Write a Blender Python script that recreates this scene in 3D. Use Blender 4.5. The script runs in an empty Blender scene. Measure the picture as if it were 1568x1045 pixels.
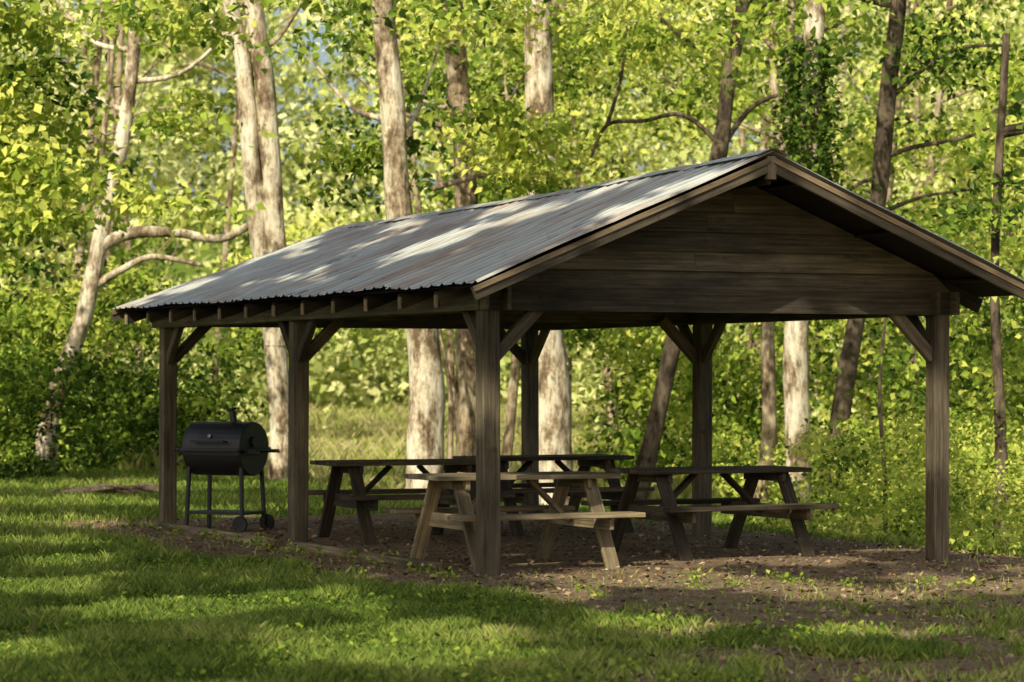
import bpy, math, random
import numpy as np
from mathutils import Vector, Matrix
random.seed(7); rng=np.random.default_rng(7)
scene=bpy.context.scene
COL=scene.collection
TH=math.radians(25.0); CU,SU=math.cos(TH),math.sin(TH)
F0=(-0.20,24.6)
EL=math.radians(38); SD=np.array([.423,.906]); SD=SD/np.linalg.norm(SD); K=1/math.tan(EL)
def to_uv(x,y):
    dx=x-F0[0]; dy=y-F0[1]
    return dx*CU+dy*SU, -dx*SU+dy*CU
def sm(t):
    t=np.clip(t,0,1); return t*t*(3-2*t)
def h2(i,j,k=0):
    s=np.sin(i*127.1+j*311.7+k*74.7)*43758.5453
    return s-np.floor(s)
def vn(x,y,z=0.0):
    x=np.asarray(x,float); y=np.asarray(y,float); z=np.asarray(z,float)+0*x
    i=np.floor(x); j=np.floor(y); k=np.floor(z)
    a=x-i; b=y-j; c=z-k
    a=a*a*(3-2*a); b=b*b*(3-2*b); c=c*c*(3-2*c)
    def L(kk):
        return (h2(i,j,kk)*(1-a)+h2(i+1,j,kk)*a)*(1-b)+(h2(i,j+1,kk)*(1-a)+h2(i+1,j+1,kk)*a)*b
    return L(k)*(1-c)+L(k+1)*c
def fbm(x,y,z=0.0):
    return (vn(x,y,z)+.5*vn(x*2.1+5,y*2.1,np.asarray(z)*2.1)+.25*vn(x*4.3,y*4.3+9,np.asarray(z)*4.3))/1.75
def gz(x,y):
    x=np.asarray(x,float); y=np.asarray(y,float)
    u,v=to_uv(x,y)
    z=-0.55*sm((u-5.0)/5.0)
    z=z+np.clip(y-52,0,50)*.018+np.clip(y-112,0,200)*.10
    z=z+(fbm(x*.8,y*.8)-.5)*.05*sm((np.abs(v-4.5)-4.6)/2+ (np.abs(u-2.3)-2.6)/2)
    return z
def dirt(x,y):
    u,v=to_uv(x,y)
    dx=np.maximum(np.maximum(-0.1-u,u-4.9),0); dy=np.maximum(np.maximum((-0.15-v)*.34,v-9.0),0)
    d=np.hypot(dx,dy); n=fbm(x*1.3,y*.7); n2=fbm(x*3.1+9,y*2.0)
    m1=1-sm((d-.85+(n-.5)*1.6+(n2-.5)*1.0)/1.0)
    m2=sm((x+1.0)/2.6)*sm((26-y)/3.0)*sm((n-.2+ (n2-.5)*.8)/.35)*.85
    return np.clip(np.maximum(m1,m2),0,1)

# ---------------------------------------------------------------- materials
def mat(name):
    m=bpy.data.materials.new(name); m.use_nodes=True
    nt=m.node_tree; nt.nodes.clear()
    out=nt.nodes.new('ShaderNodeOutputMaterial')
    return m,nt,out
def N(nt,t,**k):
    n=nt.nodes.new(t)
    for a,b in k.items(): setattr(n,a,b)
    return n
def ramp(nt,stops,interp='LINEAR'):
    r=N(nt,'ShaderNodeValToRGB'); cr=r.color_ramp; cr.interpolation=interp
    while len(cr.elements)<len(stops): cr.elements.new(.5)
    for e,(p,c) in zip(cr.elements,stops):
        e.position=p; e.color=(*c,1) if len(c)==3 else c
    return r
def noise(nt,vec,scale,detail=4,rough=.55,sc=None):
    n=N(nt,'ShaderNodeTexNoise'); n.inputs['Scale'].default_value=scale
    n.inputs['Detail'].default_value=detail; n.inputs['Roughness'].default_value=rough
    if sc:
        mp=N(nt,'ShaderNodeMapping'); mp.inputs['Scale'].default_value=sc
        nt.links.new(vec,mp.inputs['Vector']); vec=mp.outputs['Vector']
    nt.links.new(vec,n.inputs['Vector']); return n
def mix(nt,fac,a,b,blend='MIX'):
    m=N(nt,'ShaderNodeMix',data_type='RGBA',blend_type=blend)
    for s,v in ((0,fac),(6,a),(7,b)):
        if isinstance(v,(int,float)): m.inputs[s].default_value=v
        elif isinstance(v,tuple): m.inputs[s].default_value=(*v,1)
        else: nt.links.new(v,m.inputs[s])
    return m.outputs[2]
def leafmat(name,stops,trans=.38):
    m,nt,out=mat(name)
    at=N(nt,'ShaderNodeAttribute',attribute_name='tint')
    r=ramp(nt,stops); nt.links.new(at.outputs['Fac'],r.inputs[0])
    p=N(nt,'ShaderNodeBsdfDiffuse')
    nt.links.new(r.outputs[0],p.inputs[0])
    if trans<=0:
        nt.links.new(p.outputs[0],out.inputs[0]); return m
    t=N(nt,'ShaderNodeBsdfTranslucent'); nt.links.new(r.outputs[0],t.inputs[0])
    s=N(nt,'ShaderNodeMixShader'); s.inputs[0].default_value=trans
    nt.links.new(p.outputs[0],s.inputs[1]); nt.links.new(t.outputs[0],s.inputs[2])
    nt.links.new(s.outputs[0],out.inputs[0]); return m
M_leaf=leafmat('broadleaf',[(0,(.030,.058,.015)),(.3,(.10,.175,.028)),(.58,(.35,.46,.06)),(1,(.78,.78,.18))],.38)
M_far=leafmat('hazed_distant_leaf',[(0,(.15,.20,.055)),(.4,(.46,.53,.15)),(1,(.90,.88,.42))],.38)  # paler than near leaves: distance haze painted into the colour
M_canopy=leafmat('canopy_leaf',[(0,(.05,.09,.02)),(1,(.16,.24,.04))],.3)
M_grass=leafmat('grass_blade',[(0,(.065,.11,.022)),(.5,(.20,.28,.05)),(.85,(.42,.45,.11)),(1,(.52,.46,.22))],.3)
M_litter=leafmat('dry_leaf',[(0,(.10,.06,.03)),(.5,(.28,.185,.10)),(1,(.52,.39,.23))],0)
def barkmat(name,cols,sc=2.2):
    m,nt,out=mat(name); tc=N(nt,'ShaderNodeTexCoord')
    a=noise(nt,tc.outputs['Object'],sc,7,.72,(1,1,.6))
    r=ramp(nt,[(.38,cols[0]),(.46,cols[1]),(.52,cols[2]),(.66,cols[3])]); nt.links.new(a.outputs[0],r.inputs[0])
    b=noise(nt,tc.outputs['Object'],14,6,.7,(1,1,.22))
    r2=ramp(nt,[(.32,(.35,.33,.3)),(.52,(1,1,1))]); nt.links.new(b.outputs[0],r2.inputs[0])
    c=mix(nt,1.0,r.outputs[0],r2.outputs[0],'MULTIPLY')
    p=N(nt,'ShaderNodeBsdfDiffuse')
    nt.links.new(c,p.inputs[0])
    bp=N(nt,'ShaderNodeBump'); bp.inputs['Strength'].default_value=.9; bp.inputs['Distance'].default_value=.06
    nt.links.new(b.outputs[0],bp.inputs['Height']); nt.links.new(bp.outputs[0],p.inputs['Normal'])
    nt.links.new(p.outputs[0],out.inputs[0]); return m
M_syc=barkmat('sycamore_bark',[(.17,.12,.07),(.42,.33,.22),(.70,.60,.43),(.84,.78,.62)],3.0)
M_brn=barkmat('mottled_brown_bark',[(.11,.08,.05),(.23,.17,.105),(.40,.31,.20),(.62,.52,.36)],3.2)
M_drk=barkmat('dark_bark',[(.05,.04,.03),(.09,.07,.05),(.15,.115,.08),(.24,.19,.13)])

def woodmat(name,base,dark,light,rough=.8):
    m,nt,out=mat(name)
    g=N(nt,'ShaderNodeAttribute',attribute_name='grain'); t=N(nt,'ShaderNodeAttribute',attribute_name='tint')
    n1=noise(nt,g.outputs['Vector'],1.0,6,.65,(1.6,38,38))
    n2=noise(nt,g.outputs['Vector'],1.0,4,.6,(1.2,3,3))
    n3=noise(nt,g.outputs['Vector'],7.0,3,.5)
    r=ramp(nt,[(.3,dark),(.52,base),(.75,light)]); nt.links.new(n1.outputs[0],r.inputs[0])
    r2=ramp(nt,[(.3,(.42,.42,.42)),(.65,(1.25,1.2,1.1))]); nt.links.new(n2.outputs[0],r2.inputs[0])
    c=mix(nt,1.0,r.outputs[0],r2.outputs[0],'MULTIPLY')
    r3=ramp(nt,[(0,(.45,.45,.45)),(1,(1.45,1.4,1.3))]); nt.links.new(t.outputs['Fac'],r3.inputs[0])
    c=mix(nt,1.0,c,r3.outputs[0],'MULTIPLY')
    r4=ramp(nt,[(.24,(.35,.33,.3)),(.36,(1,1,1))]); nt.links.new(n3.outputs[0],r4.inputs[0])
    c=mix(nt,.7,c,r4.outputs[0],'MULTIPLY')
    p=N(nt,'ShaderNodeBsdfPrincipled'); p.inputs['Roughness'].default_value=rough
    p.inputs['Specular IOR Level'].default_value=.25
    nt.links.new(c,p.inputs['Base Color'])
    bp=N(nt,'ShaderNodeBump'); bp.inputs['Strength'].default_value=.5; bp.inputs['Distance'].default_value=.006
    nt.links.new(n1.outputs[0],bp.inputs['Height']); nt.links.new(bp.outputs[0],p.inputs['Normal'])
    nt.links.new(p.outputs[0],out.inputs[0]); return m
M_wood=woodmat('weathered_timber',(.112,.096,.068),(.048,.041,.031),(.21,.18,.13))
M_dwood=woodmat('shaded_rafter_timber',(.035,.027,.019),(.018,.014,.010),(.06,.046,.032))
M_trim=woodmat('tan_sunlit_timber',(.38,.29,.18),(.2,.15,.09),(.52,.42,.29))
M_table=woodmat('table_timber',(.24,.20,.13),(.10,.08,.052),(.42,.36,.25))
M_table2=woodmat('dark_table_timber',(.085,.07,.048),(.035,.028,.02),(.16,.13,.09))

def simple(name,col,rough,metal=0,nsc=20,var=.4):
    m,nt,out=mat(name); tc=N(nt,'ShaderNodeTexCoord')
    a=noise(nt,tc.outputs['Object'],nsc,5,.6)
    c2=tuple(x*(1+var) for x in col); c1=tuple(x*(1-var) for x in col)
    r=ramp(nt,[(.3,c1),(.7,c2)]); nt.links.new(a.outputs[0],r.inputs[0])
    p=N(nt,'ShaderNodeBsdfPrincipled'); p.inputs['Roughness'].default_value=rough; p.inputs['Metallic'].default_value=metal
    nt.links.new(r.outputs[0],p.inputs['Base Color'])
    bp=N(nt,'ShaderNodeBump'); bp.inputs['Strength'].default_value=.15; bp.inputs['Distance'].default_value=.004
    nt.links.new(a.outputs[0],bp.inputs['Height']); nt.links.new(bp.outputs[0],p.inputs['Normal'])
    nt.links.new(p.outputs[0],out.inputs[0]); return m
M_black=simple('black_grill_paint',(.011,.011,.012),.5)
M_rub=simple('wheel_rubber',(.02,.02,.02),.8)
M_steel=simple('bare_steel',(.25,.24,.22),.4,1)

m,nt,out=mat('rusty_corrugated_metal'); M_roof=m
tc=N(nt,'ShaderNodeTexCoord'); o=tc.outputs['Object']
a=noise(nt,o,1.0,7,.7,(.5,2.2,.5))
b=noise(nt,o,1.0,5,.6,(1.0,7,1.0))
c0=noise(nt,o,2.5,6,.6)
base=ramp(nt,[(.3,(.40,.43,.39)),(.5,(.56,.59,.53)),(.72,(.72,.73,.66))]); nt.links.new(b.outputs[0],base.inputs[0])
rust=ramp(nt,[(.3,(.28,.18,.12)),(.7,(.54,.41,.30))]); nt.links.new(c0.outputs[0],rust.inputs[0])
rf=ramp(nt,[(.46,(0,0,0)),(.56,(.6,.6,.6)),(.70,(1,1,1))]); nt.links.new(a.outputs[0],rf.inputs[0])
cc=mix(nt,rf.outputs[0],base.outputs[0],rust.outputs[0])
sp=ramp(nt,[(.30,(.4,.35,.3)),(.38,(1,1,1))]); nt.links.new(c0.outputs[0],sp.inputs[0])
cc=mix(nt,.7,cc,sp.outputs[0],'MULTIPLY')
sx=N(nt,'ShaderNodeSeparateXYZ'); nt.links.new(o,sx.inputs[0])
mm=N(nt,'ShaderNodeMath',operation='MULTIPLY_ADD'); nt.links.new(sx.outputs[1],mm.inputs[0]); mm.inputs[1].default_value=1/.22; mm.inputs[2].default_value=1/.22
fr_=N(nt,'ShaderNodeMath',operation='FRACT'); nt.links.new(mm.outputs[0],fr_.inputs[0])
gr0=ramp(nt,[(.0,(1,1,1)),(.28,(.95,.95,.95)),(.38,(.55,.53,.5)),(.47,(1.1,1.1,1.1)),(.55,(1.1,1.1,1.1)),(.64,(.65,.62,.6)),(.8,(1,1,1))]); nt.links.new(fr_.outputs[0],gr0.inputs[0])
cc=mix(nt,.6,cc,gr0.outputs[0],'MULTIPLY')  # rib relief painted into the colour: dark flanks, light crests
p=N(nt,'ShaderNodeBsdfPrincipled'); p.inputs['Roughness'].default_value=.55; p.inputs['Specular IOR Level'].default_value=.35
nt.links.new(cc,p.inputs['Base Color']); nt.links.new(p.outputs[0],out.inputs[0])

m,nt,out=mat('lawn_and_dirt'); M_ground=m
tc=N(nt,'ShaderNodeTexCoord'); o=tc.outputs['Object']
at=N(nt,'ShaderNodeAttribute',attribute_name='dirt')
n1=noise(nt,o,3.0,8,.65); n2=noise(nt,o,22,6,.7); n3=noise(nt,o,.35,3,.5); n4=noise(nt,o,90,3,.6)
soil=ramp(nt,[(.28,(.14,.10,.06)),(.5,(.32,.24,.155)),(.72,(.54,.43,.29))]); nt.links.new(n2.outputs[0],soil.inputs[0])
soil2=ramp(nt,[(.3,(.6,.56,.5)),(.7,(1.15,1.1,1.05))]); nt.links.new(n1.outputs[0],soil2.inputs[0])
sc=mix(nt,1.0,soil.outputs[0],soil2.outputs[0],'MULTIPLY')
gr=ramp(nt,[(.3,(.06,.09,.02)),(.55,(.14,.20,.04)),(.8,(.26,.31,.07))]); nt.links.new(n2.outputs[0],gr.inputs[0])
gr2=ramp(nt,[(.35,(.8,.85,.7)),(.65,(1.5,1.35,1.2))]); nt.links.new(n3.outputs[0],gr2.inputs[0])
gc=mix(nt,1.0,gr.outputs[0],gr2.outputs[0],'MULTIPLY')
f=N(nt,'ShaderNodeMath',operation='ADD'); nt.links.new(at.outputs['Fac'],f.inputs[0])
f2=N(nt,'ShaderNodeMath',operation='MULTIPLY_ADD'); nt.links.new(n1.outputs[0],f2.inputs[0]); f2.inputs[1].default_value=1.0; f2.inputs[2].default_value=-.42
nt.links.new(f2.outputs[0],f.inputs[1])
fr=ramp(nt,[(.3,(0,0,0)),(.6,(1,1,1))]); nt.links.new(f.outputs[0],fr.inputs[0])
col=mix(nt,fr.outputs[0],gc,sc)
p=N(nt,'ShaderNodeBsdfDiffuse'); nt.links.new(col,p.inputs[0])
bp=N(nt,'ShaderNodeBump'); bp.inputs['Strength'].default_value=.8; bp.inputs['Distance'].default_value=.03
ad=N(nt,'ShaderNodeMath',operation='ADD'); nt.links.new(n2.outputs[0],ad.inputs[0]); nt.links.new(n4.outputs[0],ad.inputs[1])
nt.links.new(ad.outputs[0],bp.inputs['Height']); nt.links.new(bp.outputs[0],p.inputs['Normal'])
nt.links.new(p.outputs[0],out.inputs[0])

# ---------------------------------------------------------------- mesh helpers
def link(ob,parent=None):
    COL.objects.link(ob)
    if parent: ob.parent=parent
    return ob
def empty(name,loc=(0,0,0),rz=0):
    e=bpy.data.objects.new(name,None); e.location=loc; e.rotation_euler=(0,0,rz); COL.objects.link(e); return e
def npmesh(name,V,T,mt,tint=None,parent=None,smooth=False,k=3):
    me=bpy.data.meshes.new(name)
    V=np.ascontiguousarray(V,dtype=np.float32); T=np.ascontiguousarray(T,dtype=np.int32)
    me.vertices.add(len(V)); me.vertices.foreach_set('co',V.ravel())
    me.loops.add(T.size); me.loops.foreach_set('vertex_index',T.ravel())
    me.polygons.add(len(T)); me.polygons.foreach_set('loop_start',np.arange(0,T.size,k,dtype=np.int32))
    if smooth: me.polygons.foreach_set('use_smooth',np.ones(len(T),dtype=bool))
    me.update(calc_edges=True)
    if tint is not None:
        a=me.attributes.new('tint','FLOAT','FACE'); a.data.foreach_set('value',np.ascontiguousarray(tint,dtype=np.float32))
    me.materials.append(mt)
    return link(bpy.data.objects.new(name,me),parent)
def unit(a): return a/np.maximum(np.linalg.norm(a,axis=-1,keepdims=True),1e-9)
def leaf_geo(C,size,up=.75,fwd=.35):
    n=len(C)
    nm=rng.normal(0,1,(n,3)); nm=unit(nm)*.95+np.array([-.4*fwd,-fwd,up]); nm=unit(nm)
    t=unit(rng.normal(0,1,(n,3))+np.array([0,0,-.5])); t=unit(t-nm*(t*nm).sum(1,keepdims=True))
    b=np.cross(nm,t); s=(size*rng.uniform(.55,1.3,n))[:,None]; w=rng.uniform(.22,.42,n)[:,None]
    V=np.empty((n,4,3)); V[:,0]=C; V[:,1]=C+t*s*.42+b*s*w+nm*s*.10; V[:,2]=C+t*s-nm*s*.14; V[:,3]=C+t*s*.42-b*s*w+nm*s*.10
    i=np.arange(n)[:,None]*4
    T=np.concatenate([i+np.array([[0,1,2]]),i+np.array([[0,2,3]])],1).reshape(-1,3)
    return V.reshape(-1,3),T
def leaf_obj(name,C,size,tint,mt,parent=None,up=.75,fwd=.35):
    V,T=leaf_geo(C,size,up,fwd)
    return npmesh(name,V,T,mt,np.repeat(tint,2),parent)
def spray(centers,rad,per,flat=.4):
    k=len(centers); n=k*per
    r=np.repeat(rad*rng.uniform(.6,1.4,k),per)[:,None]
    off=rng.normal(0,.5,(n,3))*np.array([1,1,flat])*r
    d=np.hypot(off[:,0],off[:,1]); off[:,2]-=d*.25
    return np.repeat(centers,per,0)+off
def ctint(C,per,base,spread=.2,leaf=.13,s=.35,seed=0):
    t=base+(fbm(C[:,0]*s+seed,C[:,1]*s,C[:,2]*s)-.5)*2.6*spread+rng.normal(0,spread*.5,len(C))
    return np.clip(np.repeat(t,per)+rng.normal(0,leaf,len(C)*per),0.01,.99)
def open_meadow(P):
    """False where foliage would stand in, or shade, the sunlit clearing"""
    x,y,z=P[:,0],P[:,1],P[:,2]
    a=(x/y<.036)&(x/y>-.080)&(z<2.4)&(y>48)
    lx=x+SD[0]*K*z; ly=y+SD[1]*K*z
    b=(lx/ly<.034)&(lx/ly>-.088)&(ly>50)&(ly<100)&(fbm(x*.5+3,y*.5,z*.5)<.60)
    return ~(a|b)
SUNNY=[(-3.80,47,.8),(-3.8,47,2.2),(-3.85,47,3.8),(-3.95,47,5.2),(-4.05,47,6.5),
       (-1.32,44,.5),(-1.32,44,1.5),(-1.39,44,2.4),(-1.76,44,4.5),(-1.84,44,6.0),
       (.69,46,.5),(.64,46,1.5),(.56,46,2.5),(.46,46,4.8),(.44,46,6.1),
       (4.18,42,.2),(4.18,42,1.2),(4.16,42,2.4),(-7.0,49,4.0),(-6.2,49,4.1),(-5.4,49,4.1),(-7.2,49,3.2),(-6.3,49,3.6)]
def sun_gap(P,r=.95):
    k=np.ones(len(P),bool)
    for (x,y,z) in SUNNY:
        dz=P[:,2]-z
        dx=P[:,0]-(x-SD[0]*K*dz); dy=P[:,1]-(y-SD[1]*K*dz)
        k&=~((dz>-.5)&(dx*dx+dy*dy*.4<r*r))
    return k
def both(P): return open_meadow(P)&sun_gap(P)
def scatter(n,x,y,z,ns=.45,thr=.45,cond=None,seed=0):
    out=[];tot=0
    while tot<n:
        P=np.stack([rng.uniform(*x,4*n),rng.uniform(*y,4*n),rng.uniform(*z,4*n)],1)
        k=fbm(P[:,0]*ns+seed,P[:,1]*ns,P[:,2]*ns*1.3)>thr
        if cond is not None: k&=cond(P)
        out.append(P[k]); tot+=k.sum()
    return np.concatenate(out)[:n]
def tube(pts,r0,r1,seg=10,sub=6,flare=0,rough=.06):
    P=np.array(pts,float); n=len(P)
    Q=[]
    for i in range(n-1):
        p0=P[max(i-1,0)];p1=P[i];p2=P[i+1];p3=P[min(i+2,n-1)]
        for s in np.linspace(0,1,sub,endpoint=False):
            Q.append(.5*((2*p1)+(-p0+p2)*s+(2*p0-5*p1+4*p2-p3)*s*s+(-p0+3*p1-3*p2+p3)*s**3))
    Q.append(P[-1]); Q=np.array(Q); m=len(Q)
    T=unit(np.gradient(Q,axis=0))
    ref=np.array([0.13,1,.07]); A=unit(np.cross(T,ref)); B=np.cross(T,A)
    s=np.linspace(0,1,m); R=r0+(r1-r0)*s
    L=np.concatenate([[0],np.cumsum(np.linalg.norm(np.diff(Q,axis=0),axis=1))])
    if flare: R=R+flare*np.exp(-L/.45)
    ang=np.linspace(0,2*np.pi,seg,endpoint=False)
    rr=R[:,None]*(1+rough*2*(vn(np.cos(ang)[None]*1.5+L[:,None]*.0+7*r0*100,np.sin(ang)[None]*1.5+0*L[:,None],L[:,None]*1.4)-.5)*2)
    V=Q[:,None]+A[:,None]*(np.cos(ang)[None,:,None]*rr[...,None])+B[:,None]*(np.sin(ang)[None,:,None]*rr[...,None])
    V=V.reshape(-1,3); F=[]
    for i in range(m-1):
        for j in range(seg):
            k=(j+1)%seg; F.append([i*seg+j,i*seg+k,(i+1)*seg+k,(i+1)*seg+j])
    return V,np.array(F)
def join(parts):
    Vs=[];Fs=[];o=0
    for V,Fc in parts: Vs.append(V);Fs.append(Fc+o);o+=len(V)
    return np.concatenate(Vs),np.concatenate(Fs)

class MB:
    def __init__(s): s.v=[];s.f=[];s.g=[];s.t=[]
    def hexa(s,c8,g8,tint=None):
        t=random.uniform(.1,.9) if tint is None else tint
        o=len(s.v); s.v+= [tuple(c) for c in c8]; s.t+=[t]*8
        ro=(random.uniform(0,50),random.uniform(0,50),random.uniform(0,50))
        s.g+=[(g[0]+ro[0],g[1]+ro[1],g[2]+ro[2]) for g in g8]
        s.f+=[tuple(o+i for i in q) for q in ((0,3,2,1),(4,5,6,7),(0,1,5,4),(1,2,6,5),(2,3,7,6),(3,0,4,7))]
    def beam(s,p0,p1,w,h,up=(0,0,1),tint=None):
        p0=Vector(p0);p1=Vector(p1);d=(p1-p0);L=d.length;d.normalize();up=Vector(up)
        sd=d.cross(up); 
        if sd.length<1e-4: sd=d.cross(Vector((0,1,0)))
        sd.normalize(); uu=sd.cross(d).normalized()
        c=[];g=[]
        for pp,l in ((p0,0),(p1,L)):
            for a,b in ((-1,-1),(1,-1),(1,1),(-1,1)):
                c.append(pp+sd*(a*w/2)+uu*(b*h/2)); g.append((l,a*w/2,b*h/2))
        s.hexa(c,g,tint)
    def obj(s,name,mt,parent=None,bev=.005):
        me=bpy.data.meshes.new(name); me.from_pydata(s.v,[],s.f)
        a=me.attributes.new('grain','FLOAT_VECTOR','POINT'); a.data.foreach_set('vector',np.array(s.g,dtype=np.float32).ravel())
        a=me.attributes.new('tint','FLOAT','POINT'); a.data.foreach_set('value',np.array(s.t,dtype=np.float32))
        me.materials.append(mt); me.update()
        ob=link(bpy.data.objects.new(name,me),parent)
        if bev:
            b=ob.modifiers.new('Bevel','BEVEL'); b.width=bev; b.segments=1
        return ob

# ---------------------------------------------------------------- ground
xs=np.concatenate([np.linspace(-420,-13,24)[:-1],np.linspace(-13,13,190),np.linspace(13,420,24)[1:]])
ys=np.concatenate([np.linspace(-120,13,18)[:-1],np.linspace(13,46,240),np.linspace(46,420,90)[1:]])
X,Y=np.meshgrid(xs,ys); nx=len(xs); ny=len(ys)
V=np.stack([X.ravel(),Y.ravel(),gz(X.ravel(),Y.ravel())],1)
i=np.arange(ny-1)[:,None]*nx+np.arange(nx-1)[None]; i=i.ravel()
T=np.stack([i,i+1,i+nx+1,i+nx],1)
g=npmesh('ground',V,T,M_ground,smooth=True,k=4)
a=g.data.attributes.new('dirt','FLOAT','POINT'); a.data.foreach_set('value',dirt(V[:,0],V[:,1]).astype(np.float32))

def blades(n,y0,y1,hmin,hmax,w,x0=-1,x1=1,bias=0):
    y=rng.uniform(y0,y1,n); x=rng.uniform(x0,x1,n)*(y*.19+1.0)
    d=dirt(x,y); cl=fbm(x*2.2+3,y*1.6); k=rng.uniform(0,1,n)<np.clip((1-d)**1.6*(.1+1.5*cl)+.035,0,1)
    u,v=to_uv(x,y); k&=~((u>-.1)&(u<4.7)&(v>-.1)&(v<9))
    x=x[k];y=y[k];cl=cl[k];d=d[k];n=len(x)
    z=gz(x,y)-.005
    h=rng.uniform(hmin,hmax,n)*(.3+1.5*cl)*(1-.4*d); an=rng.uniform(0,2*np.pi,n); le=rng.uniform(.1,.8,n)*h
    a2=rng.uniform(0,2*np.pi,n)
    B=np.stack([x,y,z],1); sd=np.stack([np.cos(an),np.sin(an),0*an],1)*(w*rng.uniform(.6,1.3,n))[:,None]
    ld=np.stack([np.cos(a2)*le,np.sin(a2)*le,0*le],1)
    V=np.empty((n,4,3)); V[:,0]=B-sd;V[:,1]=B+sd; mid=B+ld*.3; mid[:,2]+=h*.6
    V[:,2]=mid+sd*.7; tip=B+ld; tip[:,2]+=h; V[:,3]=tip
    i=np.arange(n)[:,None]*4
    T=np.concatenate([i+np.array([[0,1,2]]),i+np.array([[0,2,3]])],1).reshape(-1,3)
    t=np.clip(.42+bias+(cl-.5)*.6+(fbm(x*.5,y*.5+40)-.5)*.6+rng.normal(0,.17,n)+d*.2,0,1)
    return V.reshape(-1,3),T,np.repeat(t,2)
A=blades(270000,14.5,24,.03,.10,.0035); B=blades(190000,24,52,.05,.11,.007); C=blades(100000,50,112,.15,.4,.03,-.65,.35,.45)  # far meadow blades tinted brighter, sunlight painted into the grass
V,T=join([(A[0],A[1]),(B[0],B[1]),(C[0],C[1])])
npmesh('grass',V,T,M_grass,np.concatenate([A[2],B[2],C[2]]))
n=36000; y=rng.uniform(14.5,30,n); x=rng.uniform(-1,1,n)*(y*.19+.5)
k=(fbm(x*1.1+20,y*.9)-.25*sm((x+1)/2)+.1>.47)&(dirt(x,y)<.6); x=x[k];y=y[k]
P=np.stack([x,y,gz(x,y)+rng.uniform(.01,.07,len(x))],1)
leaf_obj('clover',P,.042,np.clip(rng.normal(.38,.14,len(x)),0,1),M_leaf,up=1.4,fwd=.1)
n=9500; y=rng.uniform(14.5,34,n); x=rng.uniform(-1,1,n)*(y*.19+.5)
k=rng.uniform(0,1,n)<dirt(x,y)*.9+.08; x=x[k];y=y[k]
P=np.stack([x,y,gz(x,y)+rng.uniform(.004,.025,len(x))],1)
leaf_obj('fallen_leaves',P,.062,rng.uniform(0,1,len(x))**1.4,M_litter,up=1.8,fwd=.1)
n=5000; y=rng.uniform(15,34,n); x=rng.uniform(-1,1,n)*(y*.19+.5); k=dirt(x,y)>.5; x=x[k];y=y[k];n=len(x)
s=rng.uniform(.006,.020,n)[:,None]; c=np.stack([x,y,gz(x,y)+.003],1)
dirs=np.array([[1,0,0],[0,1,0],[-1,0,0],[0,-1,0],[0,0,.7]])
V=c[:,None]+dirs[None]*s[:,:,None]*rng.uniform(.6,1.3,(n,5,1)); i=np.arange(n)[:,None]*5
T=np.concatenate([i+np.array([q]) for q in ([0,1,4],[1,2,4],[2,3,4],[3,0,4])],1).reshape(-1,3)
npmesh('gravel',V.reshape(-1,3),T,simple('pebble',(.26,.21,.16),.9))
wc=[]
for _ in range(90):
    y=random.uniform(15.5,25); x=random.uniform(-.9,.9)*(y*.18); wc.append((x,y))
for v in np.linspace(-.3,9,26): 
    u=random.uniform(-.5,-.18); wc.append((F0[0]+u*CU-v*SU,F0[1]+u*SU+v*CU))
wc=np.array(wc); wc3=np.stack([wc[:,0],wc[:,1],gz(wc[:,0],wc[:,1])+.04],1)
Pw=spray(wc3,.13,22,.5); Pw[:,2]=np.maximum(Pw[:,2],gz(Pw[:,0],Pw[:,1])+.01)
leaf_obj('weeds',Pw,.05,np.clip(rng.normal(.5,.15,len(Pw)),0,1),M_leaf)

# ---------------------------------------------------------------- pavilion
pav=empty('picnic_pavilion',(F0[0],F0[1],0),TH)
HW=2.27; OV=.55; EZ=2.455
def rz(v): return float(np.interp(v,[-.9,0,1.3,3.24,6,9.15],[3.617,3.59,3.553,3.495,3.46,3.43]))
def roofz(u,v): return EZ+(rz(v)-EZ)*(1-abs(u-HW)/(HW+OV))
posts=[(0,0),(0,4.6),(0,8.75),(4.545,0),(4.545,4.5),(4.545,8.75)]
mb=MB()
for (u,v) in posts: mb.beam((u,v,-.4),(u+random.uniform(-.015,.015),v,2.44),.165,.165,(0,1,0),tint=.6)
mb.obj('posts',M_wood,pav,.012)
mb=MB()
for u in (0,4.545):
    for sx in (-.105,.105):
        mb.beam((u+sx,-.2,2.37),(u+sx,8.95,2.35),.04,.21)
for v in (4.6,8.75):
    mb.beam((-.1,v,2.36),(4.65,v,2.36),.05,.2)
k=.42
for (u,v) in posts:
    for s in (-1,1):
        if 0<=v+s*k<=8.75: mb.beam((u,v+s*.05,2.34-k-.05),(u,v+s*(k+.05),2.30),.07,.10)
    s=1 if u<1 else -1
    mb.beam((u+s*.05,v,2.34-k-.05),(u+s*(k+.06),v,2.30),.07,.11)
mb.obj('beams_and_braces',M_wood,pav,.004)
mb=MB()
rv=[0.0+i*.795 for i in range(12)]
for v in rv:
    for s in (-1,1):
        ue=HW+s*(HW+OV-.07); z0=roofz(ue,v)-.13; z1=rz(v)-.12
        mb.beam((ue,v,z0),(HW,v,z1),.045,.13)
mb.beam((HW,-.85,rz(-.9)-.16),(HW,9.1,rz(9.1)-.16),.04,.2)
for s in (-1,1):
    for q in (.15,.5,.85):
        u=HW+s*(HW+OV)*q
        mb.beam((u,-.86,roofz(u,-.86)-.055),(u,9.1,roofz(u,9.1)-.055),.09,.025)
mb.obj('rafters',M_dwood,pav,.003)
mb=MB()
for v in rv:
    ue=-(OV-.07)-.012; mb.beam((ue,v,roofz(ue,v)-.195),(ue,v,roofz(ue,v)-.085),.048,.02,(1,0,0),tint=.2)  # pale end caps, sunlit look put into the timber colour
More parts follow.
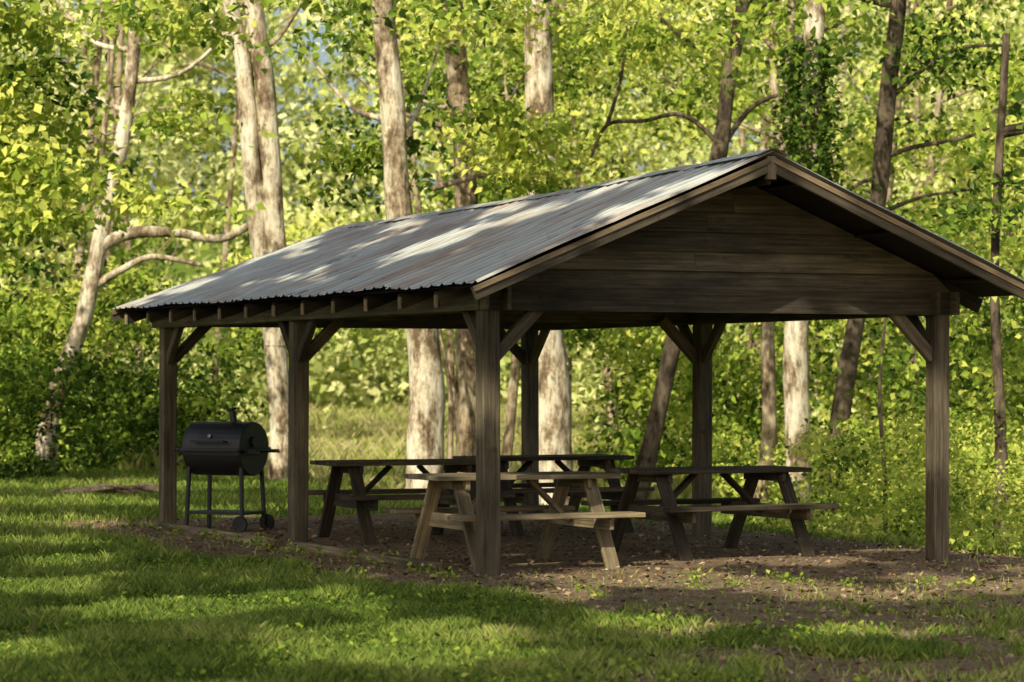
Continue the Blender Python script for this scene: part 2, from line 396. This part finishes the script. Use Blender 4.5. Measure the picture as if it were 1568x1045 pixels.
mb.obj('rafter_tails',M_trim,pav,.002)
V=[];Fc=[]
vs=np.linspace(-.87,9.12,14)
for s in (-1,1):
    for j in range(len(vs)-1):
        o=len(V)
        for (q,v) in ((0.02,vs[j]),(.985,vs[j]),(.985,vs[j+1]),(.02,vs[j+1])):
            u=HW+s*(HW+OV)*q; V.append((u,v,roofz(u,v)-.035))
        Fc.append((o,o+1,o+2,o+3))
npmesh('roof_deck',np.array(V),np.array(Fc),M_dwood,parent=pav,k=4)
cols=int(10.05/.022)+1; rows=14
vv=np.linspace(-.93,9.17,cols); parts=[]
pan=np.floor((vv+1)/.66).astype(int); jit=rng.uniform(-.03,.03,40); jz=rng.uniform(0,.010,40)
ph=((vv+1)/.22)%1.0; rib=.022*np.exp(-((ph-.5)/.12)**2)+.003*np.sin(ph*4*np.pi)
ridge=np.array([rz(v) for v in vv])
for s in (-1,1):
    q=np.linspace(0,1,rows); V=np.zeros((rows,cols,3))
    for r_ in range(rows):
        ln=(HW+OV)*q[r_]+(jit[pan] if r_==rows-1 else 0)
        lap=.012 if q[r_]<.5 else 0
        V[r_,:,0]=HW+s*ln; V[r_,:,1]=vv
        V[r_,:,2]=EZ+(ridge-EZ)*(1-ln/(HW+OV))+rib+jz[pan]+lap+.007*np.sin(vv*2.3+q[r_]*5)+.006*np.sin(vv*5.1+q[r_]*9)
    i=(np.arange(rows-1)[:,None]*cols+np.arange(cols-1)[None]).ravel()
    Q=np.stack([i,i+1,i+cols+1,i+cols],1); parts.append((V.reshape(-1,3),Q if s==1 else Q[:,::-1]))
V,Q=join(parts); npmesh('metal_roofing',V,Q,M_roof,parent=pav,k=4)
V=[];
for v in np.linspace(-.95,9.2,40):
    z=rz(v)+.04+random.uniform(-.008,.008)
    V+=[(HW-.16,v,z-.055),(HW-.03,v,z),(HW+.03,v,z),(HW+.16,v,z-.055)]
V=np.array(V); Q=[]
for j in range(39):
    for c in range(3): Q.append([j*4+c,j*4+c+1,j*4+c+5,j*4+c+4])
npmesh('ridge_cap',V,np.array(Q),M_roof,parent=pav,k=4)
mb=MB();mt=MB()
for v in (-.885,9.12):
    for s in (-1,1):
        ue=HW+s*(HW+OV-.01)
        mb.beam((ue,v,roofz(ue,v)-.085),(HW+s*.02,v,rz(v)-.10),.035,.11,tint=.3)
        mt.beam((ue+s*.01,v-.026,roofz(ue,v)-.045),(HW+s*.02,v-.026,rz(v)-.055),.016,.045,tint=.3 if s>0 else .05)  # right strip tinted lighter as painted sunlight
mb.beam((HW,-.88,rz(-.9)-.22),(HW,-.88,rz(-.9)-.02),.09,.05,(0,1,0))
mb.obj('rake_boards',M_wood,pav,.003); mt.obj('rake_trim',M_trim,pav,.002)
for v,sg,nm in ((-.03,-1,'front_gable_siding'),(8.84,1,'rear_gable_siding')):
    mb=MB(); z=2.262; first=True; rr=rz(v)-.055; ee=EZ-.055
    while z<rr-.03:
        h=.21 if first else .172
        z1=min(z+h,rr-.01)
        def hw(zz): return max(.02,min(HW+.13,(HW+OV)*(1-(zz-ee)/(rr-ee))))
        a0,a1=hw(z),hw(z1)
        y0=v+sg*(.052 if not first else .06); y1=v+sg*(.004 if not first else .06); th=.028
        zz=z-.018 if not first else z
        cuts=[-1,1] if random.random()<.5 or first else [-1,random.uniform(-.4,.5),1]
        tt=random.uniform(.2,1.0)
        for c0_,c1_ in zip(cuts[:-1],cuts[1:]):
            e=.002
            lo0=-a0 if c0_==-1 else max(-a0,c0_)+e; lo1=a0 if c1_==1 else min(a0,c1_)
            hi0=-a1 if c0_==-1 else max(-a1,c0_)+e; hi1=a1 if c1_==1 else min(a1,c1_)
            c8=[(HW+lo0,y0,zz),(HW+lo1,y0,zz),(HW+lo1,y0-sg*th,zz),(HW+lo0,y0-sg*th,zz),
                (HW+hi0,y1,z1),(HW+hi1,y1,z1),(HW+hi1,y1-sg*th,z1),(HW+hi0,y1-sg*th,z1)]
            mb.hexa(c8,[(p[0],p[2]*1.0,p[1]) for p in c8],tt+random.uniform(-.15,.1))
        z=z1+.002; first=False
    mb.obj(nm,M_wood,pav,.002)

ed=MB()
for v0,v1 in ((.7,2.35),(2.7,4.35),(4.95,6.6),(6.7,8.5)):
    ed.beam((-.16,v0,.02),(-.18+random.uniform(-.03,.03),v1,.025),.11,.10)
e=empty('timber_edging',(F0[0],F0[1],0),TH); ed.obj('edging_logs',M_table,e,.015)

# ---------------------------------------------------------------- picnic tables
def table(x,y,rz_,M,L=1.8):
    t=empty('picnic_table',(x,y,float(gz(x,y))),rz_)
    mb=MB(); 
    for i in range(5): mb.beam((-L/2+random.uniform(-.012,.012),-.32+i*.16,.805),(L/2+random.uniform(-.012,.012),-.32+i*.16,.805),.148,.042)
    mb.obj('table_top',M,t,.005)
    mb=MB()
    for s in (-1,1):
        for i in range(2): mb.beam((-L/2+random.uniform(-.01,.01),s*(.64+i*.15),.475),(L/2+random.uniform(-.01,.01),s*(.64+i*.15),.475),.14,.042)
    mb.obj('bench_seats',M,t,.005)
    mb=MB(); fx=L/2-.26
    for a in (-1,1):
        for s in (-1,1): mb.beam((a*fx,s*.74,-.03),(a*fx,s*.24,.785),.042,.13,(1,0,0))
        mb.beam((a*(fx-.043),-.79,.41),(a*(fx-.043),.79,.41),.04,.13)
        mb.beam((a*(fx-.043),-.36,.74),(a*(fx-.043),.36,.74),.04,.085)
        mb.beam((a*(fx-.09),0,.40),(a*.16,0,.77),.09,.04)
    mb.obj('a_frame_legs',M,t,.004)
table(.008,25.80,TH,M_table,1.8)
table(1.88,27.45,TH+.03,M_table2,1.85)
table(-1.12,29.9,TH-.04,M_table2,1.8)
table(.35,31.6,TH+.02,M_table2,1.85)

# ---------------------------------------------------------------- barrel grill
gr_=empty('barrel_grill',(-3.16,31.7,0),math.radians(-28))
def bm_obj(name,V,Fc,mt,parent,bev=0):
    me=bpy.data.meshes.new(name); me.from_pydata([tuple(v) for v in V],[],[tuple(f) for f in Fc]); me.materials.append(mt); me.update()
    ob=link(bpy.data.objects.new(name,me),parent)
    if bev:
        b=ob.modifiers.new('Bevel','BEVEL'); b.width=bev;b.segments=2;b.limit_method='ANGLE'
    return ob
def barrel(x0,x1,prof,name,mt):
    n=len(prof); V=[(x0,y,z) for y,z in prof]+[(x1,y,z) for y,z in prof]
    Fc=[(i,(i+1)%n,n+(i+1)%n,n+i) for i in range(n)]+[tuple(range(n))[::-1],tuple(range(n,2*n))]
    return bm_obj(name,V,Fc,mt,gr_,.012)
cz=.90; R=.30
prof=[(R*math.cos(a),cz+R*math.sin(a)) for a in np.linspace(0,math.pi,17)]
barrel(-.38,.38,prof,'barrel_lid',M_black)
prof=[(-R*1.0*math.cos(a)*.985,cz-.008-R*.95*math.sin(a)) for a in np.linspace(0,math.pi,17)]
barrel(-.375,.375,prof,'barrel_firebox',M_black)
mb=MB()
for x in (-.385,.375): mb.beam((x+.005,-.315,cz),(x+.005,.315,cz),.03,.03)
mb.beam((-.38,-.315,cz-.004),(.38,-.315,cz-.004),.022,.034); mb.beam((-.22,-.365,cz+.09),(.22,-.365,cz+.09),.025,.025)
for x in (-.2,.2): mb.beam((x,-.27,cz+.085),(x,-.365,cz+.09),.015,.015)
for s in (-1,1):
    for j in range(3): mb.beam((s*(.42+j*.055),-.24,cz-.01),(s*(.42+j*.055),.24,cz-.01),.045,.018)
    for y in (-.2,.2): mb.beam((s*.38,y,cz-.03),(s*.58,y,cz-.03),.02,.02)
for x in (-.34,.34):
    for y in (-.2,.2):
        mb.beam((x,y,.72),(x*1.08,y*1.12,.05 if x>0 else 0),.038,.038,(1,0,0))
for y in (-.22,.22): mb.beam((-.37,y,.20),(.37,y,.20),.03,.03)
for x in (-.36,.36): mb.beam((x,-.22,.20),(x,.22,.20),.03,.03)
for j in range(6): mb.beam((-.35,-.17+j*.068,.215),(.35,-.17+j*.068,.215),.04,.008)
mb.obj('cart_frame_and_shelves',M_black,gr_,.003)
def cyl(name,p0,p1,r,mt,seg=20,r2=None):
    p0=Vector(p0);p1=Vector(p1);d=(p1-p0).normalized();a=d.orthogonal().normalized();b=d.cross(a); r2=r2 or r
    V=[p0+(a*math.cos(t)+b*math.sin(t))*r for t in np.linspace(0,2*math.pi,seg,endpoint=False)]+[p1+(a*math.cos(t)+b*math.sin(t))*r2 for t in np.linspace(0,2*math.pi,seg,endpoint=False)]
    Fc=[(i,(i+1)%seg,seg+(i+1)%seg,seg+i) for i in range(seg)]+[tuple(range(seg))[::-1],tuple(range(seg,2*seg))]
    return bm_obj(name,V,Fc,mt,gr_,.004)
cyl('chimney',(.10,.02,cz+.27),(.08,.02,cz+.42),.038,M_black); cyl('chimney_cap',(.075,.02,cz+.425),(.07,.02,cz+.45),.052,M_black)
for y in (-.27,.27): cyl('wheel',(.37,y-.02,.09),(.37,y+.02,.09),.09,M_rub)
cyl('axle',(.37,-.28,.09),(.37,.28,.09),.012,M_steel)
cyl('side_vent',(.39,-.02,cz+.08),(.41,-.02,cz+.08),.06,M_black)
cyl('lid_thermometer',(-.02,-.27,cz+.14),(-.02,-.292,cz+.15),.024,M_steel)

# ---------------------------------------------------------------- trees
def tree(name,y,stems,mt,crown=None,tint=.5,csz=.17):
    e=empty(name,(0,0,0))
    parts=[]
    for st in stems:
        pts,r0,r1,fl=st
        P=[(p[0],p[2] if len(p)>2 else y,p[1]) for p in pts]
        parts.append(tube(P,r0,r1,14 if r0>.08 else 7,6,fl,.08))
    V,Q=join(parts); npmesh('trunk_and_limbs',V,Q,mt,parent=e,smooth=True,k=4)
    if crown is not None and len(crown):
        crown=crown[both(crown)]
        if len(crown):
            per=60; C=spray(crown,.75,per,.38); leaf_obj('crown',C,csz,ctint(crown,per,tint,.25),M_leaf,e,fwd=.5)
    return e
def limbs(top,y,n,z0,z1,spread=2.5):
    out=[];ends=[]
    for i in range(n):
        z=random.uniform(z0,z1); x=np.interp(z,[p[1] for p in top],[p[0] for p in top]); a=random.uniform(0,2*math.pi); L=random.uniform(.5,1)*spread
        ex=x+math.cos(a)*L; ey=y+abs(math.sin(a))*L; ez=z+random.uniform(.5,1.6)
        out.append(([(x,z,y),((x*.55+ex*.45),z+.25,y+(ey-y)*.4),(ex,ez,ey)],.06,.015,0)); ends.append((ex,ey,ez)); ends.append(((x+ex)/2,(y+ey)/2+.2,z+.6))
    return out,ends
def mk(name,y,st,r0,r1,mt,extra=[],nl=6,z0=5,tint=.6,fl=.08,cr=9):
    lb,ends=limbs(st,y,nl,z0,10)
    ends=list(ends)
    tx=st[-1][0]
    for i in range(cr):
        ends.append((tx+random.gauss(0,1.6),y+random.uniform(.3,3),random.uniform(6.5,10.5)))
    return tree(name,y,[(st,r0,r1,fl)]+extra+lb,mt,np.array(ends) if ends else None,tint)
A1=[(-3.76,-.5),(-3.78,-.03),(-3.80,1.44),(-3.97,3.05),(-4.15,4.1),(-4.31,5.7),(-4.4,6.8),(-4.63,7.85),(-5.2,10.5)]
B1=[(-3.86,2.2),(-3.83,3.4),(-3.89,4.2),(-3.94,5.2),(-4.05,6.5),(-4.23,7.85),(-4.5,11)]
mk('sycamore_tree',47,A1,.20,.12,M_syc,[(B1,.18,.15,0)],z0=6.5)
mk('sycamore_tree',44,[(-1.32,-.7),(-1.32,0),(-1.32,1.46),(-1.39,2.36),(-1.59,3.3),(-1.76,4.46),(-1.84,5.96),(-1.99,7.46),(-2.2,11)],.31,.15,M_syc,z0=5.5)
mk('sycamore_tree',48,[(-.74,-.7),(-.74,.07),(-.74,1.44),(-.76,3.6),(-.78,5.25),(-.97,7.4),(-1.1,11)],.21,.17,M_brn,z0=5)
mk('sycamore_tree',46,[(.7,-.8),(.69,0),(.64,1.45),(.56,2.5),(.46,4.58),(.44,6.15),(.4,7.7),(.3,11)],.31,.20,M_syc,z0=6.5)
mk('ash_tree',50,[(2.05,-.7),(2.17,-.3),(2.36,.3),(2.85,2.45),(3.59,5.5),(3.79,6.9),(4.04,8.2),(4.5,11)],.18,.11,M_drk,
   [([(3.65,5.7),(3.0,6.25),(2.3,6.15),(1.66,6.08),(1.37,5.5)],.05,.03,0),([(3.6,5.6),(4.2,6.4),(5.0,6.7)],.06,.03,0),([(1.66,6.08),(1.9,6.9),(2.0,7.8)],.04,.02,0)],z0=7)
mk('sycamore_tree',42,[(4.18,-1),(4.18,-.49),(4.18,1.0),(4.16,2.43),(4.32,4.34),(4.38,5.77),(4.43,7.2),(4.5,10.5)],.20,.14,M_syc,z0=6)
mk('locust_tree',45,[(3.75,-1),(3.85,-.4),(4.03,.64),(4.0,2.48),(4.1,3.5),(4.3,5.5),(4.4,8)],.15,.06,M_brn,z0=6,cr=4)
mk('locust_tree',46,[(4.85,-1),(5.0,-.4),(5.18,.6),(5.5,2.6),(5.86,4.48),(6.02,6.15),(6.19,7.7),(6.4,11)],.16,.12,M_drk,
   [([(5.95,5.2),(6.44,5.37),(7.48,5.6),(8.3,6.2)],.05,.02,0),([(5.85,4.3),(6.6,4.58),(7.38,4.69)],.045,.015,0),([(5.9,4.9),(5.5,4.75),(5.1,4.3)],.04,.015,0),([(6.0,6.1),(7.0,6.9),(8,7.0)],.05,.02,0)],z0=7)
mk('sycamore_tree',49,[(-7.95,-.3),(-7.95,.3),(-7.88,1.0),(-7.68,1.66),(-7.29,2.77),(-7.08,3.77),(-6.95,4.44),(-6.73,5.28),(-6.5,6.8),(-6.3,9)],.18,.11,M_syc,
   [([(-7.05,3.9),(-6.5,4.14),(-5.73,4.15),(-4.95,4.05),(-4.3,4.4)],.11,.06,0),([(-7.18,3.2),(-6.6,3.55),(-6.12,3.74),(-5.3,3.6)],.08,.04,0)],z0=6,cr=6)
mk('young_tree',36,[(6.1,-1),(6.12,1),(6.05,3),(6.2,6)],.09,.045,M_drk,z0=4,nl=3,tint=.3,cr=0)
mk('sapling',40,[(5.2,-1),(5.19,.2),(5.12,1.48),(5.2,2.6),(5.25,3.8)],.04,.015,M_drk,z0=3,nl=2,cr=0,fl=0)
mk('sapling',47,[(-1.05,-.7),(-1.0,1.2),(-1.1,2.0),(-1.3,3.2)],.06,.02,M_brn,z0=3,nl=1,cr=0,fl=0)
mk('locust_tree',55,[(-.2,-.7),(0,1.2),(.1,3.0),(.0,7)],.12,.07,M_brn,z0=5,nl=2,cr=3,fl=0)

parts=[]
for i in range(46):
    y=random.uniform(58,98); x=random.uniform(-.3,.3)*y
    if -.078<x/y<-.03: continue
    lean=random.gauss(0,.9); r=random.uniform(.07,.2)
    P=[(x,y,-1),(x+lean*.2,y,2),(x+lean*.6,y,6),(x+lean,y,10),(x+lean*1.5,y,15)]
    parts.append(tube(P,r,r*.5,8,4))
    for k_ in range(4):
        z=random.uniform(3,11); s=random.choice((-1,1)); xx=x+lean*z/11; L=random.uniform(1,3.2)
        parts.append(tube([(xx,y,z),(xx+s*L*.5,y-.3,z+.2+random.uniform(0,.5)),(xx+s*L,y-.5,z+random.uniform(.2,1.8))],r*.35,.015,6,4))
V,Q=join(parts); npmesh('background_tree_trunks',V,Q,M_brn,smooth=True,k=4)

def mass(name,C,rad,per,size,base,spread,mt,flat=.4,seed=0,leaf=.14,up=.75,fwd=.45):
    P=spray(C,rad,per,flat); t=ctint(C,per,base,spread,leaf,seed=seed)
    return leaf_obj(name,P,size,t,mt,None,up,fwd)
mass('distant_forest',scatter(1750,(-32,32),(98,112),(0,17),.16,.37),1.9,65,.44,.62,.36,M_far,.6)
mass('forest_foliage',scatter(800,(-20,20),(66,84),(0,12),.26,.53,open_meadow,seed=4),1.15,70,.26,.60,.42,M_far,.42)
mass('woodland_foliage',scatter(470,(-14,14),(51,60),(2.4,9.3),.38,.545,both,seed=11),.85,80,.17,.58,.42,M_leaf,.36)
def nl(P): return sun_gap(P)
mass('maple_foliage',scatter(175,(-10.5,-4.6),(40,46),(3.9,8.8),.5,.49,nl,seed=2),.75,85,.165,.70,.3,M_leaf,.30)
mass('maple_foliage',scatter(34,(-2.6,.6),(41,45),(4.1,5.6),.6,.44,nl,seed=22),.6,75,.15,.70,.25,M_leaf,.32)
mass('maple_foliage',scatter(50,(-3.5,4.6),(36,41),(6.4,8.5),.6,.44,nl,seed=32),.6,75,.15,.66,.3,M_leaf,.32)
mass('hickory_foliage',scatter(170,(5.8,10.5),(35,44),(1.6,8),.5,.50,nl,seed=42),.7,80,.14,.42,.3,M_leaf,.4)
mass('understory_shrubs',scatter(380,(-13,-4.4),(50,57),(.1,3.2),.6,.42,lambda P:(P[:,0]/P[:,1]<-.082)&both(P),seed=52),.7,85,.14,.36,.32,M_leaf,.45)
mass('understory_shrubs',scatter(46,(-9.8,-6.6),(45.5,47.5),(.1,2.0),.6,.3,seed=57),.6,85,.13,.28,.25,M_leaf,.45)
mass('understory_shrubs',scatter(330,(1.5,14),(51,60),(-.3,3.0),.5,.46,lambda P:(P[:,0]/P[:,1]>.036)&sun_gap(P),seed=62),.8,85,.16,.52,.4,M_leaf,.45)
mass('understory_shrubs',scatter(210,(3.2,11),(39,50),(-.5,1.0),.6,.46,nl,seed=72),.5,85,.10,.64,.32,M_leaf,.5)
def rs(P):
    u,v=to_uv(P[:,0],P[:,1]); return (u>5.5)&(P[:,2]<-.45+(u-5.2)*.75)
mass('roadside_weeds',scatter(230,(3.5,9),(25,38),(-.45,1.25),1.0,.42,rs,seed=82),.33,85,.075,.66,.3,M_leaf,.7)
th=rng.uniform(0,2*np.pi,2600); zz=rng.uniform(4.2,6.6,2600); rr_=.2+rng.exponential(.13,2600)
leaf_obj('ivy',np.stack([4.33+np.cos(th)*rr_,42+np.sin(th)*rr_,zz],1),.12,np.clip(rng.normal(.26,.12,2600),0,1),M_leaf)
parts=[]
for i in range(14):
    cx=random.uniform(-6.1,-5.1); cy=random.uniform(40.3,41.5); an=random.uniform(-.6,.6); L=random.uniform(.3,.8)
    parts.append(tube([(cx-L*math.cos(an),cy-L*math.sin(an)*.6,.03),(cx,cy,.08+random.uniform(0,.06)),(cx+L*math.cos(an),cy+L*math.sin(an)*.6,.05)],random.uniform(.025,.06),.012,7,4))
V,Q=join(parts); npmesh('fallen_branches',V,Q,M_brn,smooth=True,k=4)

# ---------------------------------------------------------------- tall unseen shade trees beside / behind the viewpoint, crown gaps cut for sun patches
n=62000
tx=rng.uniform(-10,5.6,n); ty=rng.uniform(13,42,n); h=rng.uniform(11,15,n)
px=tx-SD[0]*K*h; py=ty-SD[1]*K*h
keep=h>1.7+.137*np.maximum(py,0)+.6
lit=[(-.76,18.1,.7,1.2),(-.2,17.2,.35,.5),(-2.42,20.5,.45,.8),(-1.55,21.1,.6,.8),(1.12,24.4,.75,.8),(1.7,23.9,.5,.4),(2.64,22.5,.5,.75),(2.57,26.7,.6,.5),(.25,26.5,.4,.25),(4.05,23.4,.4,.6),
     (4.6,28.1,.3,.5),(3.4,28.4,.4,.3),(2.7,28.1,.3,.3),(1.2,26.1,.5,.3),(-4,26,.4,.7),(-5.2,33,.5,1.2),(5.0,25.2,.4,.8),(-3.6,22.5,.35,.6),(-6,38,1.4,.9),(1.0,19.6,.35,.45),(-3.4,35.5,.6,.6),(-3.0,17.2,.25,.5),(2.4,19,.25,.5),(.4,22.3,.25,.3),(-4.6,29,.4,.6)]
wob=(fbm(tx*2.2,ty*2.2)-.5)*1.2
for (a,b,c,d) in lit:
    keep&=~(((tx-a)/(c+.33))**2+((ty-b)/(d+.45))**2<1.05+wob)
lu,lv=to_uv(tx-SD[0]*K*3,ty-SD[1]*K*3)
onroof=(lu>-.5)&(lu<5)&(lv>1.0)&(lv<9.5)
keep&=~(onroof&(fbm(tx*1.6+11,ty*1.1+3)>.50))
keep&=~(fbm(tx*1.7+30,ty*1.1+7)>.69)
P=np.stack([px,py,h],1)[keep]
bases=np.array([(-9.5,2.0),(-13.5,15.0),(4.8,1.5),(-6.0,-8)])
own=np.argmin(((P[:,None,:2]-bases[None])**2).sum(2),1)
for k_,(bx,by) in enumerate(bases):
    e=empty('shade_tree')
    parts=[tube([(bx,by,-.3),(bx+.1,by,3.5),(bx-.1,by+.2,9),(bx+.2,by+.4,13.5)],.38,.16,12,6,.15)]
    Pk=P[own==k_]
    for j in range(12):
        q=Pk[random.randrange(len(Pk))]
        parts.append(tube([(bx,by+.2,random.uniform(7,9)),((bx+q[0])/2,(by+q[1])/2,q[2]*.5+5.0),tuple(q)],.10,.02,7,5))
    V,Q=join(parts); npmesh('trunk_and_limbs',V,Q,M_brn,parent=e,smooth=True,k=4)
    leaf_obj('crown',Pk,.38,np.clip(rng.normal(.45,.15,len(Pk)),0,1),M_canopy,e,up=1.0,fwd=.6)

# ---------------------------------------------------------------- light, sky, camera
w=bpy.data.worlds.new('World'); scene.world=w; w.use_nodes=True; nt=w.node_tree; nt.nodes.clear()
sk=nt.nodes.new('ShaderNodeTexSky'); sk.sky_type='NISHITA'; sk.sun_disc=False
sk.sun_elevation=EL; sk.sun_rotation=math.radians(205); sk.air_density=1.0; sk.dust_density=4; sk.ozone_density=.5
bg=nt.nodes.new('ShaderNodeBackground'); bg.inputs[1].default_value=.15
o=nt.nodes.new('ShaderNodeOutputWorld'); nt.links.new(sk.outputs[0],bg.inputs[0]); nt.links.new(bg.outputs[0],o.inputs[0])
sl=bpy.data.lights.new('sun','SUN'); sl.energy=5; sl.angle=math.radians(.5); sl.color=(1,.935,.75)
so=bpy.data.objects.new('sun',sl); COL.objects.link(so); so.location=(-10,-20,30)
d=Vector((SD[0]*math.cos(EL),SD[1]*math.cos(EL),-math.sin(EL))); so.rotation_euler=d.to_track_quat('-Z','Y').to_euler()
cam=bpy.data.cameras.new('camera'); cam.sensor_width=36; cam.lens=36*4400/1568; cam.clip_end=900; cam.clip_start=.1
cam.dof.use_dof=True; cam.dof.focus_distance=26; cam.dof.aperture_fstop=3.2
co=bpy.data.objects.new('camera',cam); COL.objects.link(co); co.location=(0,0,1.7)
co.rotation_euler=(math.radians(90)+math.atan(54/4400),0,0); scene.camera=co
scene.view_settings.view_transform='Standard'; scene.view_settings.look='None'; scene.view_settings.exposure=0
